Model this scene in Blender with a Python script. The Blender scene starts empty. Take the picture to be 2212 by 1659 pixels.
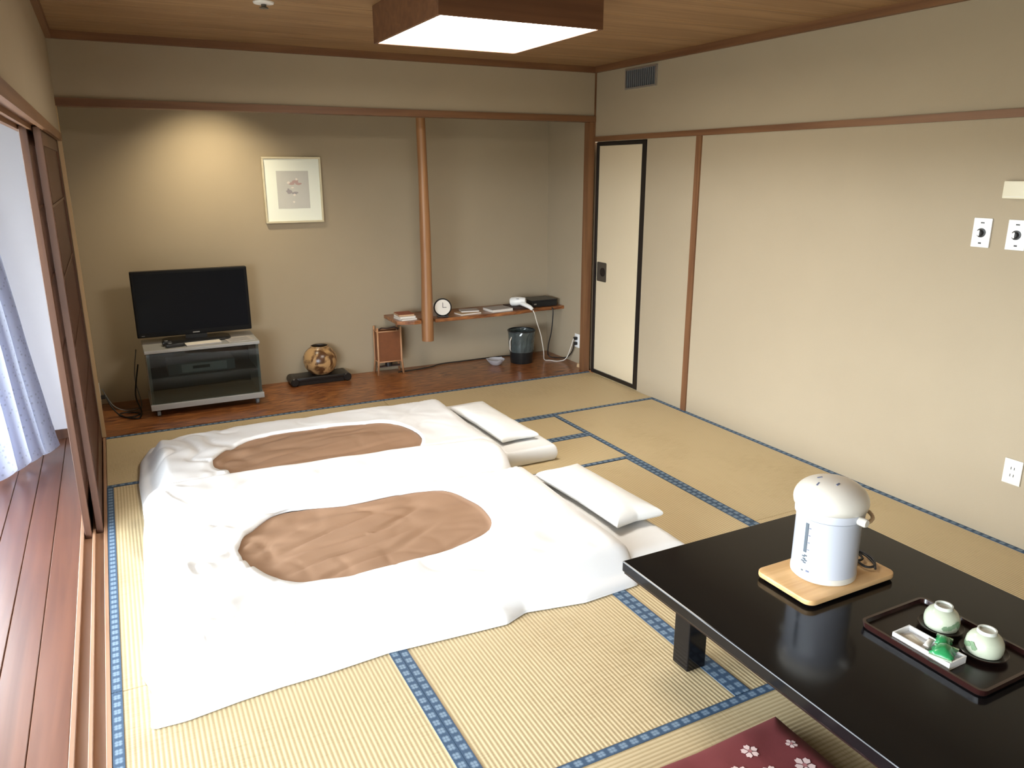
import bpy, bmesh, math, random
from mathutils import Vector, Matrix, noise
random.seed(7)
SC = bpy.context.scene
COL = SC.collection
PI = math.pi

# ------------------------------------------------------------------ camera
cam_d = bpy.data.cameras.new('camera'); cam = bpy.data.objects.new('camera', cam_d); COL.objects.link(cam)
cam_d.sensor_width = 36.0; cam_d.lens = 27.079; cam_d.clip_start = 0.05
rt = Vector((0.88894, -0.45802, -0.00152)); up = Vector((0.12416, 0.23779, 0.96335)); fw = Vector((0.44087, 0.85655, -0.26825))
m = Matrix((rt, up, -fw)).transposed().to_4x4(); m.translation = Vector((0.17465, -5.16571, 1.6))
cam.matrix_world = m
SC.camera = cam

# ------------------------------------------------------------------ world, daylight, exposure
w = bpy.data.worlds.new('world'); SC.world = w; w.use_nodes = True
bg = w.node_tree.nodes['Background']; bg.inputs[1].default_value = 27.0
wt = w.node_tree; _tc = wt.nodes.new('ShaderNodeTexCoord'); _sx = wt.nodes.new('ShaderNodeSeparateXYZ'); _rp = wt.nodes.new('ShaderNodeValToRGB')
wt.links.new(_tc.outputs['Generated'], _sx.inputs[0]); wt.links.new(_sx.outputs['Z'], _rp.inputs[0]); wt.links.new(_rp.outputs[0], bg.inputs[0])
_rp.color_ramp.elements[0].position = 0.0; _rp.color_ramp.elements[1].position = 0.02       # ground below the horizon, hazy sky above
_rp.color_ramp.elements[0].color = (.15, .155, .14, 1); _rp.color_ramp.elements[1].color = (.86, .93, 1.0, 1)
pl = bpy.data.lights.new('window_daylight', 'AREA'); pl.shape = 'RECTANGLE'; pl.size = 5.7; pl.size_y = 2.0
pl.cycles.is_portal = True
po = bpy.data.objects.new('window_daylight', pl); COL.objects.link(po)
po.location = (-0.80, -3.1, 1.03); po.rotation_euler = (PI/2, 0, -PI/2)
vs = SC.view_settings
vs.view_transform = 'Standard'; vs.look = 'None'; vs.gamma = 1.0; vs.use_curve_mapping = False
vs.exposure = 0.08
LAMP = 24.0        # ceiling lamp panel radiance
SPOT = 6.5        # alcove downlight watts

# ------------------------------------------------------------------ materials
def new_mat(name):
    mt = bpy.data.materials.new(name); mt.use_nodes = True
    nt = mt.node_tree; return mt, nt, nt.nodes['Principled BSDF']
def mat(name, col, rough=.6, metal=0, spec=.5, coat=0, bump=0, bscale=200, var=0, vscale=8):
    mt, nt, p = new_mat(name)
    p.inputs['Base Color'].default_value = (*col, 1); p.inputs['Roughness'].default_value = rough
    p.inputs['Metallic'].default_value = metal; p.inputs['Specular IOR Level'].default_value = spec
    p.inputs['Coat Weight'].default_value = coat; p.inputs['Coat Roughness'].default_value = .05
    tc = nt.nodes.new('ShaderNodeTexCoord')
    n = nt.nodes.new('ShaderNodeTexNoise'); n.inputs['Scale'].default_value = vscale; n.inputs['Detail'].default_value = 5
    nt.links.new(tc.outputs['Object'], n.inputs['Vector'])
    mx = nt.nodes.new('ShaderNodeMix'); mx.data_type = 'RGBA'
    mx.inputs['A'].default_value = (*[c*(1-var) for c in col], 1); mx.inputs['B'].default_value = (*[min(1, c*(1+var)) for c in col], 1)
    nt.links.new(n.outputs['Fac'], mx.inputs['Factor']); nt.links.new(mx.outputs['Result'], p.inputs['Base Color'])
    if bump:
        n2 = nt.nodes.new('ShaderNodeTexNoise'); n2.inputs['Scale'].default_value = bscale; n2.inputs['Detail'].default_value = 3
        nt.links.new(tc.outputs['Object'], n2.inputs['Vector'])
        b = nt.nodes.new('ShaderNodeBump'); b.inputs['Strength'].default_value = bump; b.inputs['Distance'].default_value = .004
        nt.links.new(n2.outputs['Fac'], b.inputs['Height']); nt.links.new(b.outputs['Normal'], p.inputs['Normal'])
    return mt
def wood(name, c1, c2, axis='X', rough=.45, scale=1.0, coat=0, fig=0):
    mt, nt, p = new_mat(name)
    tc = nt.nodes.new('ShaderNodeTexCoord'); mp = nt.nodes.new('ShaderNodeMapping')
    s = {'X': (1.2 if fig < 3 else 5, 22, 22), 'Y': (22, 1.2, 22), 'Z': (22, 22, 1.2)}[axis]
    mp.inputs['Scale'].default_value = [k*scale for k in s]
    nt.links.new(tc.outputs['Object'], mp.inputs['Vector'])
    n = nt.nodes.new('ShaderNodeTexNoise'); n.inputs['Scale'].default_value = 1; n.inputs['Detail'].default_value = 6; n.inputs['Distortion'].default_value = .6+fig
    nt.links.new(mp.outputs[0], n.inputs['Vector'])
    r = nt.nodes.new('ShaderNodeValToRGB'); r.color_ramp.elements[0].position = .32; r.color_ramp.elements[1].position = .68
    r.color_ramp.elements[0].color = (*c1, 1); r.color_ramp.elements[1].color = (*c2, 1)
    nt.links.new(n.outputs['Fac'], r.inputs['Fac']); nt.links.new(r.outputs['Color'], p.inputs['Base Color'])
    p.inputs['Roughness'].default_value = rough; p.inputs['Coat Weight'].default_value = coat; p.inputs['Coat Roughness'].default_value = .12
    b = nt.nodes.new('ShaderNodeBump'); b.inputs['Strength'].default_value = .12; b.inputs['Distance'].default_value = .002
    nt.links.new(n.outputs['Fac'], b.inputs['Height']); nt.links.new(b.outputs['Normal'], p.inputs['Normal'])
    return mt
def math_node(nt, op, a, b=None):
    n = nt.nodes.new('ShaderNodeMath'); n.operation = op
    for i, v in enumerate((a, b)):
        if v is None: continue
        if isinstance(v, (int, float)): n.inputs[i].default_value = v
        else: nt.links.new(v, n.inputs[i])
    return n.outputs[0]
def tatami_mat():
    mt, nt, p = new_mat('tatami_rush')
    tc = nt.nodes.new('ShaderNodeTexCoord'); sp = nt.nodes.new('ShaderNodeSeparateXYZ'); nt.links.new(tc.outputs['Object'], sp.inputs[0])
    ph = math_node(nt, 'MULTIPLY', sp.outputs['Y'], 2*PI/.0142)
    rib = math_node(nt, 'SINE', ph)
    rib = math_node(nt, 'MULTIPLY_ADD', rib, .5); nt.nodes[-1].inputs[2].default_value = .5
    mp = nt.nodes.new('ShaderNodeMapping'); mp.inputs['Scale'].default_value = (260, 14, 1); nt.links.new(tc.outputs['Object'], mp.inputs[0])
    n = nt.nodes.new('ShaderNodeTexNoise'); n.inputs['Scale'].default_value = 1; n.inputs['Detail'].default_value = 3; nt.links.new(mp.outputs[0], n.inputs[0])
    n2 = nt.nodes.new('ShaderNodeTexNoise'); n2.inputs['Scale'].default_value = 2.2; n2.inputs['Detail'].default_value = 3; nt.links.new(tc.outputs['Object'], n2.inputs[0])
    f = math_node(nt, 'POWER', rib, .45)
    r = nt.nodes.new('ShaderNodeMix'); r.data_type = 'RGBA'
    r.inputs['A'].default_value = (.43, .32, .165, 1); r.inputs['B'].default_value = (.62, .50, .305, 1)
    nt.links.new(f, r.inputs['Factor'])
    r2 = nt.nodes.new('ShaderNodeMix'); r2.data_type = 'RGBA'; r2.blend_type = 'MULTIPLY'
    t = math_node(nt, 'ADD', n.outputs['Fac'], n2.outputs['Fac'])
    cr = nt.nodes.new('ShaderNodeValToRGB'); cr.color_ramp.elements[0].position = .6; cr.color_ramp.elements[1].position = 1.25 if False else 1.0
    cr.color_ramp.elements[0].color = (.78, .74, .68, 1); cr.color_ramp.elements[1].color = (1, 1, 1, 1)
    nt.links.new(t, cr.inputs[0]); r2.inputs['Factor'].default_value = 1
    nt.links.new(r.outputs['Result'], r2.inputs['A']); nt.links.new(cr.outputs[0], r2.inputs['B'])
    nt.links.new(r2.outputs['Result'], p.inputs['Base Color'])
    p.inputs['Roughness'].default_value = .5; p.inputs['Specular IOR Level'].default_value = .35
    b = nt.nodes.new('ShaderNodeBump'); b.inputs['Strength'].default_value = .35; b.inputs['Distance'].default_value = .002
    nt.links.new(rib, b.inputs['Height']); nt.links.new(b.outputs['Normal'], p.inputs['Normal'])
    return mt
def heri_mat():
    mt, nt, p = new_mat('blue_border_cloth')
    tc = nt.nodes.new('ShaderNodeTexCoord'); sp = nt.nodes.new('ShaderNodeSeparateXYZ'); nt.links.new(tc.outputs['UV'], sp.inputs[0])
    # u runs along the strip in periods, v 0..1 across it: a clover of four small petals per period
    fu = math_node(nt, 'SUBTRACT', math_node(nt, 'FRACT', sp.outputs['X']), .5)
    fv = math_node(nt, 'SUBTRACT', sp.outputs['Y'], .5)
    a = math_node(nt, 'ABSOLUTE', fu); b_ = math_node(nt, 'ABSOLUTE', fv)
    dx = math_node(nt, 'SUBTRACT', a, .14); dy = math_node(nt, 'SUBTRACT', b_, .15)
    d = math_node(nt, 'SQRT', math_node(nt, 'ADD', math_node(nt, 'MULTIPLY', dx, dx), math_node(nt, 'MULTIPLY', dy, dy)))
    r = nt.nodes.new('ShaderNodeValToRGB'); r.color_ramp.elements[0].position = .08; r.color_ramp.elements[1].position = .24
    r.color_ramp.elements[0].color = (.27, .38, .50, 1); r.color_ramp.elements[1].color = (.05, .105, .19, 1)
    nt.links.new(d, r.inputs[0])
    n = nt.nodes.new('ShaderNodeTexNoise'); n.inputs['Scale'].default_value = 300; nt.links.new(tc.outputs['Object'], n.inputs[0])
    mx = nt.nodes.new('ShaderNodeMix'); mx.data_type = 'RGBA'; mx.blend_type = 'MULTIPLY'; mx.inputs['Factor'].default_value = .5
    nt.links.new(r.outputs[0], mx.inputs['A']); nt.links.new(n.outputs['Fac'], mx.inputs['B'])
    nt.links.new(mx.outputs['Result'], p.inputs['Base Color']); p.inputs['Roughness'].default_value = .7
    return mt
def emit(name, col, s):
    mt, nt, p = new_mat(name); p.inputs['Base Color'].default_value = (.9, .9, .9, 1)
    p.inputs['Emission Color'].default_value = (*col, 1); p.inputs['Emission Strength'].default_value = s; return mt
def pane(name, tint=(1, 1, 1), gloss=.06):
    mt = bpy.data.materials.new(name); mt.use_nodes = True; nt = mt.node_tree; nt.nodes.clear()
    o = nt.nodes.new('ShaderNodeOutputMaterial'); t = nt.nodes.new('ShaderNodeBsdfTransparent'); t.inputs[0].default_value = (*tint, 1)
    g = nt.nodes.new('ShaderNodeBsdfGlossy'); g.inputs['Roughness'].default_value = .02
    x = nt.nodes.new('ShaderNodeMixShader'); x.inputs[0].default_value = gloss
    nt.links.new(t.outputs[0], x.inputs[1]); nt.links.new(g.outputs[0], x.inputs[2]); nt.links.new(x.outputs[0], o.inputs[0]); return mt
def cloth_translucent(name, col, tr=.45):
    mt = bpy.data.materials.new(name); mt.use_nodes = True; nt = mt.node_tree; nt.nodes.clear()
    o = nt.nodes.new('ShaderNodeOutputMaterial'); d = nt.nodes.new('ShaderNodeBsdfDiffuse'); t = nt.nodes.new('ShaderNodeBsdfTranslucent')
    tc = nt.nodes.new('ShaderNodeTexCoord'); v = nt.nodes.new('ShaderNodeTexVoronoi'); v.inputs['Scale'].default_value = 38
    nt.links.new(tc.outputs['Object'], v.inputs['Vector'])
    r = nt.nodes.new('ShaderNodeValToRGB'); r.color_ramp.elements[0].position = .18; r.color_ramp.elements[1].position = .3
    r.color_ramp.elements[0].color = (*[c*.75 for c in col], 1); r.color_ramp.elements[1].color = (*col, 1)
    nt.links.new(v.outputs['Distance'], r.inputs[0]); nt.links.new(r.outputs[0], d.inputs[0]); nt.links.new(r.outputs[0], t.inputs[0])
    x = nt.nodes.new('ShaderNodeMixShader'); x.inputs[0].default_value = tr
    nt.links.new(d.outputs[0], x.inputs[1]); nt.links.new(t.outputs[0], x.inputs[2]); nt.links.new(x.outputs[0], o.inputs[0]); return mt

M = dict(
    plaster=mat('beige_plaster', (.37, .305, .215), .9, spec=.2, bump=.15, bscale=350, var=.04, vscale=3),
    white_wall=mat('white_plaster', (.62, .605, .65), .9, spec=.2, bump=.1, bscale=300, var=.02),
    tatami=tatami_mat(), heri=heri_mat(),
    subfloor=mat('subfloor', (.12, .09, .06), .9),
    trim_x=wood('trim_wood_x', (.13, .055, .024), (.21, .10, .043), 'X', .5),
    trim_y=wood('trim_wood_y', (.13, .055, .024), (.21, .10, .043), 'Y', .5),
    trim_z=wood('trim_wood_z', (.13, .055, .024), (.21, .10, .043), 'Z', .5),
    ceil=wood('ceiling_cedar', (.21, .112, .048), (.34, .20, .092), 'X', .55, .9, fig=.8),
    alcove=wood('alcove_polished_board', (.085, .020, .007), (.40, .155, .048), 'X', .3, .62, coat=.2, fig=3.5),
    veranda=wood('veranda_plank', (.135, .05, .025), (.205, .082, .044), 'Y', .3, .8, coat=.15),
    sill=wood('sill_wood', (.30, .16, .09), (.44, .26, .16), 'Y', .4),
    screen=wood('screen_wood', (.06, .022, .011), (.115, .047, .023), 'Z', .5),
    screen_y=wood('screen_wood_y', (.06, .022, .011), (.115, .047, .023), 'Y', .5),
    post=wood('log_post', (.25, .11, .042), (.40, .20, .082), 'Z', .4, .6, fig=.5),
    lampbox=wood('lamp_frame_wood', (.10, .042, .02), (.16, .072, .034), 'X', .5),
    lampwhite=emit('lamp_diffuser', (1.0, .93, .82), LAMP),
    bulb=emit('downlight_bulb', (1.0, .80, .50), 4),
    black=mat('black_lacquer_frame', (.008, .006, .006), .35),
    lacquer=mat('black_lacquer', (.005, .0045, .005), .13, spec=.28),
    lacquer2=mat('dark_brown_lacquer', (.012, .006, .005), .25, spec=.3),
    lacquer3=mat('dark_red_lacquer_rim', (.022, .007, .006), .2, coat=.4),
    fusuma=mat('door_paper', (.60, .51, .36), .85, spec=.2, var=.02, vscale=4),
    metal=mat('dark_metal', (.16, .15, .13), .4, metal=.8),
    alu=mat('aluminium', (.55, .55, .56), .35, metal=.9),
    white=mat('white_plastic', (.80, .80, .79), .35),
    cream=mat('cream_plastic', (.70, .65, .50), .4),
    ivory=mat('ivory_plastic', (.72, .69, .60), .4),
    grey=mat('grey_plastic', (.16, .17, .18), .5),
    dgrey=mat('dark_slot', (.03, .03, .035), .6),
    blackp=mat('black_plastic', (.012, .012, .013), .35),
    vfront=mat('player_front', (.42, .43, .43), .5),
    tvblack=mat('tv_bezel', (.006, .006, .007), .4, spec=.15),
    screenglass=mat('tv_screen', (.004, .005, .008), .25, spec=.12),
    silver=mat('silver_laminate', (.36, .36, .35), .4, metal=.15),
    cab_in=mat('cabinet_inside', (.035, .042, .042), .5),
    cab_glass=pane('smoked_glass', (.55, .60, .60), .06),
    clear=pane('window_glass', (.97, .98, .98), .03),
    sheet=mat('white_cotton', (.76, .76, .765), .95, spec=.1, bump=.08, bscale=500),
    sheet2=mat('white_sheet', (.75, .75, .745), .95, spec=.1, bump=.08, bscale=500),
    pillow=mat('pillow_cotton', (.76, .76, .745), .95, spec=.1, bump=.08, bscale=400),
    blanket=mat('brown_blanket', (.31, .19, .12), .85, spec=.15, bump=.1, bscale=400, var=.06, vscale=5),
    curtain=cloth_translucent('blue_white_curtain', (.67, .71, .84)),
    picframe=mat('pale_gold_frame', (.62, .56, .40), .4, metal=.2),
    mount=mat('picture_mount', (.82, .86, .78), .9),
    print_=mat('grey_print', (.54, .54, .51), .9, var=.06, vscale=9),
    petal=mat('print_pink', (.46, .33, .31), .9), petal2=mat('print_mauve', (.33, .31, .325), .9), petal3=mat('print_pale', (.75, .70, .64), .9),
    vase=None,
    vase_dark=mat('vase_inside', (.03, .02, .012), .5),
    ebony=mat('ebony_stand', (.010, .009, .009), .35),
    bamboo=mat('lantern_bamboo', (.42, .22, .11), .5),
    amber=mat('lantern_panel', (.17, .055, .016), .6, var=.2, vscale=30, bump=.3, bscale=120),
    paper=mat('white_paper', (.70, .66, .60), .8), paper2=mat('tan_paper', (.50, .34, .20), .8), paper3=mat('grey_paper', (.40, .37, .35), .8),
    red=mat('red_cover', (.30, .09, .045), .6), brown=mat('dark_brown_cover', (.045, .022, .018), .6),
    ash=mat('grey_ceramic', (.46, .45, .48), .3), binb=mat('bin_black', (.012, .014, .015), .3), liner=mat('shiny_liner', (.05, .064, .064), .12, spec=.7, var=.5, vscale=25),
    wood_light=wood('light_wood_board', (.52, .30, .12), (.66, .42, .20), 'X', .45, 1.5),
    wood_pale=mat('pale_wood', (.52, .36, .20), .5),
    kettle=mat('kettle_body', (.50, .52, .58), .3, coat=.2), kettle_top=mat('kettle_cream_lid', (.62, .585, .52), .3, coat=.2),
    gauge=mat('gauge_grey', (.10, .12, .14), .3), inkblue=mat('print_blue_grey', (.12, .14, .22), .5),
    cup=mat('celadon_cup', (.45, .48, .37), .18, spec=.5, coat=.3, var=.12, vscale=30), cupfoot=mat('cup_foot', (.58, .60, .54), .25),
    leafp=mat('cup_leaf_print', (.16, .24, .14), .4),
    dish=mat('white_porcelain', (.82, .82, .82), .2, coat=.3), green=mat('green_tea_wrapper', (.02, .22, .07), .25, var=.5, vscale=60, coat=.3), green2=mat('pale_green_wrapper', (.45, .66, .45), .3),
    sweet=mat('cream_wrapper', (.76, .70, .58), .4), cushion=mat('maroon_fabric', (.18, .038, .040), .75, spec=.3, bump=.15, bscale=500, var=.1),
    blossom=mat('blossom_print', (.78, .58, .55), .8), blossom2=mat('blossom_centre', (.42, .16, .16), .8), stemp=mat('branch_print', (.09, .012, .014), .8),
    cord=mat('black_cord', (.012, .011, .011), .5), cordw=mat('white_cord', (.62, .58, .52), .5),
    sprk=mat('sprinkler_white', (.75, .73, .70), .4),
)

def blotch(name, c1, c2, scale, rough, lo=.42, hi=.58):
    mt, nt, p = new_mat(name); tc = nt.nodes.new('ShaderNodeTexCoord'); n = nt.nodes.new('ShaderNodeTexNoise')
    n.inputs['Scale'].default_value = scale; n.inputs['Detail'].default_value = 4; n.inputs['Distortion'].default_value = .8
    nt.links.new(tc.outputs['Object'], n.inputs['Vector'])
    q = nt.nodes.new('ShaderNodeValToRGB'); q.color_ramp.elements[0].position = lo; q.color_ramp.elements[1].position = hi
    q.color_ramp.elements[0].color = (*c1, 1); q.color_ramp.elements[1].color = (*c2, 1)
    nt.links.new(n.outputs['Fac'], q.inputs[0]); nt.links.new(q.outputs[0], p.inputs['Base Color'])
    p.inputs['Roughness'].default_value = rough; return mt
M['vase'] = blotch('golden_glazed_vase', (.085, .035, .012), (.44, .27, .12), 15, .28)

# ------------------------------------------------------------------ mesh helpers
def bm_new(): return bmesh.new()
def box(bm, x0, x1, y0, y1, z0, z1, bev=0, seg=2):
    b = bmesh.new()
    vv = [b.verts.new(p) for p in ((x0,y0,z0),(x1,y0,z0),(x1,y1,z0),(x0,y1,z0),(x0,y0,z1),(x1,y0,z1),(x1,y1,z1),(x0,y1,z1))]
    for f in ((0,3,2,1),(4,5,6,7),(0,1,5,4),(1,2,6,5),(2,3,7,6),(3,0,4,7)): b.faces.new([vv[i] for i in f])
    if bev: bmesh.ops.bevel(b, geom=b.edges[:], offset=bev, segments=seg, profile=.5, affect='EDGES')
    merge(bm, b); return bm
def merge(bm, b, mtx=None):
    if mtx is not None: bmesh.ops.transform(b, matrix=mtx, verts=b.verts)
    t = bpy.data.meshes.new('t'); b.to_mesh(t); b.free(); bm.from_mesh(t); bpy.data.meshes.remove(t)
def tube(bm, pts, r, seg=8, cap=True):
    pts = [Vector(p) for p in pts]; rings = []
    rr = r if isinstance(r, (list, tuple)) else [r]*len(pts)
    prev = None
    for i, p in enumerate(pts):
        d = (pts[min(i+1, len(pts)-1)]-pts[max(i-1, 0)]).normalized()
        if prev is None:
            a = Vector((0,0,1)) if abs(d.z) < .9 else Vector((1,0,0))
            n = d.cross(a).normalized()
        else:
            n = (prev-d*prev.dot(d)).normalized()
        prev = n; b = d.cross(n)
        rings.append([bm.verts.new(p+(n*math.cos(2*PI*k/seg)+b*math.sin(2*PI*k/seg))*rr[i]) for k in range(seg)])
    for i in range(len(rings)-1):
        for k in range(seg): bm.faces.new((rings[i][k], rings[i][(k+1)%seg], rings[i+1][(k+1)%seg], rings[i+1][k]))
    if cap:
        bm.faces.new(rings[0][::-1]); bm.faces.new(rings[-1])
    return bm
def lathe(bm, prof, c=(0,0,0), seg=32, cap0=True, cap1=True):
    rings = []
    for r, z in prof:
        if r < 1e-5: rings.append([bm.verts.new((c[0], c[1], c[2]+z))])
        else: rings.append([bm.verts.new((c[0]+r*math.cos(2*PI*k/seg), c[1]+r*math.sin(2*PI*k/seg), c[2]+z)) for k in range(seg)])
    for a, b in zip(rings, rings[1:]):
        for k in range(seg):
            k2 = (k+1) % seg
            if len(a) == 1 and len(b) == 1: continue
            if len(a) == 1: bm.faces.new((a[0], b[k2], b[k]))
            elif len(b) == 1: bm.faces.new((a[k], a[k2], b[0]))
            else: bm.faces.new((a[k], a[k2], b[k2], b[k]))
    if cap0 and len(rings[0]) > 1: bm.faces.new(rings[0][::-1])
    if cap1 and len(rings[-1]) > 1: bm.faces.new(rings[-1])
    return bm
def prism(bm, poly, z0, z1, bev=0):
    b = bmesh.new()
    lo = [b.verts.new((x, y, z0)) for x, y in poly]; hi = [b.verts.new((x, y, z1)) for x, y in poly]
    b.faces.new(lo[::-1]); b.faces.new(hi)
    n = len(poly)
    for i in range(n): b.faces.new((lo[i], lo[(i+1)%n], hi[(i+1)%n], hi[i]))
    bmesh.ops.recalc_face_normals(b, faces=b.faces)
    if bev: bmesh.ops.bevel(b, geom=[e for e in b.edges if abs(e.verts[0].co.z-e.verts[1].co.z) < 1e-6], offset=bev, segments=2, profile=.5, affect='EDGES')
    merge(bm, b); return bm
def rrect(x0, x1, y0, y1, r, seg=6):
    out = []
    for cx, cy, a0 in ((x1-r, y1-r, 0), (x0+r, y1-r, PI/2), (x0+r, y0+r, PI), (x1-r, y0+r, 1.5*PI)):
        for k in range(seg+1):
            a = a0+PI/2*k/seg; out.append((cx+r*math.cos(a), cy+r*math.sin(a)))
    return out
def obj(name, bm, m, parent=None, smooth=False, loc=None, sub=0):
    me = bpy.data.meshes.new(name)
    if isinstance(bm, bpy.types.Mesh): me = bm
    else:
        bmesh.ops.recalc_face_normals(bm, faces=bm.faces); bm.to_mesh(me); bm.free()
        me.materials.append(M[m])
        if smooth:
            for p in me.polygons: p.use_smooth = True
            if smooth != 'all':
                try: me.set_sharp_from_angle(angle=math.radians(40))
                except Exception: pass
    o = bpy.data.objects.new(name, me); COL.objects.link(o)
    if parent: o.parent = parent
    if loc: o.location = loc
    if sub:
        md = o.modifiers.new('s', 'SUBSURF'); md.levels = sub; md.render_levels = sub
    return o
def tag(o, label, cat=None, group=None, kind=None):
    o['label'] = label
    if cat: o['category'] = cat
    if group: o['group'] = group
    if kind: o['kind'] = kind
    return o
def thing(name, label, cat, loc=(0,0,0), rz=0, group=None, kind=None):
    o = bpy.data.objects.new(name, None); COL.objects.link(o); o.empty_display_size = .05
    o.location = loc; o.rotation_euler = (0, 0, rz); return tag(o, label, cat, group, kind)
def struct(name, bm, m, label, cat, parent=None):
    o = obj(name, bm, m, parent)
    return tag(o, label, cat, kind='structure')
def B(*a, **k): return box(bm_new(), *a, **k)
def sstep(x, a, b):
    t = max(0, min(1, (x-a)/(b-a))); return t*t*(3-2*t)
def fbm(x, y, z=0, o=3): return noise.fractal(Vector((x, y, z)), 1.0, 2.0, o)

# ------------------------------------------------------------------ room shell
XR = 3.542; YN = -6.3; ZC = 2.33; YA = .80; XA2 = 3.60
# floors
floor = struct('floor', B(0, XR, YN, 0, -.10, -.056), 'subfloor', 'tatami floor of the room with blue cloth borders', 'floor')
HW = .03
def strip_mesh(L, W, side):
    b = bm_new(); uvl = b.loops.layers.uv.new('uv')
    y0, y1 = (-W/2-.0006, -W/2+HW) if side < 0 else (W/2-HW, W/2+.0006)
    z0, z1 = -.052, .0022
    P = [(-L/2+.0008, y0), (L/2-.0008, y0), (L/2-.0008, y1), (-L/2+.0008, y1)]
    lo = [b.verts.new((x, y, z0)) for x, y in P]; hi = [b.verts.new((x, y, z1)) for x, y in P]
    fs = [b.faces.new(hi), b.faces.new(lo[::-1])]+[b.faces.new((lo[i], lo[(i+1)%4], hi[(i+1)%4], hi[i])) for i in range(4)]
    for f in fs:
        for l in f.loops:
            l[uvl].uv = (l.vert.co.x/.038, (l.vert.co.y-y0)/(y1-y0))
    return b
def tatami(x0, x1, y0, y1, along, sides=(-1, 1)):
    g = .0012
    cx, cy = (x0+x1)/2, (y0+y1)/2
    L, W = ((x1-x0), (y1-y0)) if along == 'X' else ((y1-y0), (x1-x0))
    L -= 2*g; W -= 2*g
    o = obj('tatami_mat', B(-L/2, L/2, -W/2, W/2, -.055, 0, bev=.002, seg=1), 'tatami', floor, loc=(cx, cy, 0))
    if along == 'Y': o.rotation_euler = (0, 0, PI/2)
    for s in sides: obj('cloth_border', strip_mesh(L, W, s), 'heri', o)
W1, W2, W3 = .881, 1.779, 2.684
tatami(0, W2, -.885, 0, 'X'); tatami(W2, XR, -.885, 0, 'X')
tatami(0, W1, -2.727, -.885, 'Y'); tatami(0, W1, -4.57, -2.727, 'Y'); tatami(0, W1, YN, -4.57, 'Y')
tatami(W1, W3, -1.32, -.885, 'X'); tatami(W1, W3, -1.78, -1.32, 'X')
tatami(W1, W2, -3.645, -1.78, 'Y'); tatami(W2, W3, -3.645, -1.78, 'Y')
tatami(W3, XR, -2.73, -.885, 'Y'); tatami(W3, XR, -4.57, -2.73, 'Y'); tatami(W3, XR, YN, -4.57, 'Y')
tatami(W1, W3, -4.53, -3.645, 'X'); tatami(W1, W3, -5.415, -4.53, 'X'); tatami(W1, W3, YN, -5.415, 'X')
struct('floor_alcove', B(-.02, XA2, .002, YA, -.06, .004), 'alcove', 'polished red-brown wooden floor of the alcove', 'floor')
vf = struct('floor_veranda', B(-.66, -.112, YN, .16, -.10, -.035), 'subfloor', 'red-brown plank floor of the veranda beside the tatami', 'floor')
xs = -.112; pm = None
while xs > -.64:
    x0 = max(xs-.107, -.655)
    obj('floor_plank', B(x0+.001, xs-.001, YN+.01, .15, -.034, -.006, bev=.0025, seg=1), 'veranda', vf); xs = x0
# sill with two grooves
sl = struct('trim_1', B(-.111, -.001, YN, 0, -.10, -.022), 'sill', 'grooved wooden door sill between veranda and tatami', 'sill')
for a, b in ((-.111, -.096), (-.062, -.050), (-.016, -.001)):
    obj('sill_ridge', B(a, b, YN, 0, -.022, .002, bev=.0015, seg=1), 'sill', sl)
# ceiling
cl = struct('ceiling', B(-.02, XR+.05, YN, .02, ZC+.022, ZC+.08), 'subfloor', 'cedar board ceiling over the tatami room', 'ceiling')
y = 0
bme = None
while y > YN:
    b = obj('ceiling_board', bme or B(-.01, XR, -.433, 0, 0, .02, bev=.004, seg=1), 'ceil', cl, loc=(0, y, ZC))
    bme = b.data; y -= .4345
# walls
struct('wall_back', B(0, XR+.12, .0, .09, 1.96, 2.36), 'plaster', 'beige plaster wall band above the alcove opening', 'wall')
struct('wall_alcove_back', B(-.1, 3.75, YA, YA+.1, -.05, 2.3), 'plaster', 'beige plaster back wall of the alcove behind the picture', 'wall')
struct('wall_alcove_right', B(XA2, XA2+.1, .075, YA, -.05, 2.3), 'plaster', 'short plaster side wall at right end of the alcove', 'wall')
struct('wall_alcove_left', B(-.075, -.018, .02, YA, -.05, 2.3), 'plaster', 'plaster side wall of the alcove beside the sliding screens', 'wall')
struct('ceiling_alcove', B(-.1, 3.75, .09, YA, 2.20, 2.28), 'plaster', 'hidden plaster ceiling inside the alcove', 'ceiling')
# right wall with the door opening y -.66..-.02
wr = struct('wall_right', B(XR, XR+.1, YN, -.662, -.1, 2.36), 'plaster', 'large beige plaster wall on the right with switches', 'wall')
obj('wall_over_door', B(XR, XR+.1, -.662, 0, 1.80, 2.36), 'plaster', wr)
obj('door_leak_blocker', B(XR+.045, XR+.12, -.70, .10, -.05, 1.80), 'plaster', wr)  # added backing, keeps outside light from leaking round the door
struct('wall_left', B(-.09, 0, YN, .02, 1.80, 2.36), 'plaster', 'plaster wall band above the sliding screens', 'wall')
struct('wall_near', B(-.8, XR+.1, YN-.1, YN, -.1, 2.4), 'plaster', 'plain beige wall behind the viewer', 'wall')
struct('wall_veranda_end', B(-.75, -.076, .15, .25, -.1, 2.3), 'white_wall', 'white end wall of the veranda behind the curtain', 'wall')
struct('ceiling_veranda', B(-.75, -.09, YN, .15, 2.1, 2.18), 'white_wall', 'white ceiling of the veranda', 'ceiling')
ww = struct('wall_window', B(-.75, -.65, YN, .15, -.1, .04), 'white_wall', 'low white wall under the veranda window', 'wall')
obj('wall_head', B(-.75, -.65, YN, .15, 2.02, 2.1), 'white_wall', ww)
obj('wall_end', B(-.75, -.65, -.25, .15, .04, 2.02), 'white_wall', ww); obj('wall_end', B(-.75, -.65, YN, -5.95, .04, 2.02), 'white_wall', ww)
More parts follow.
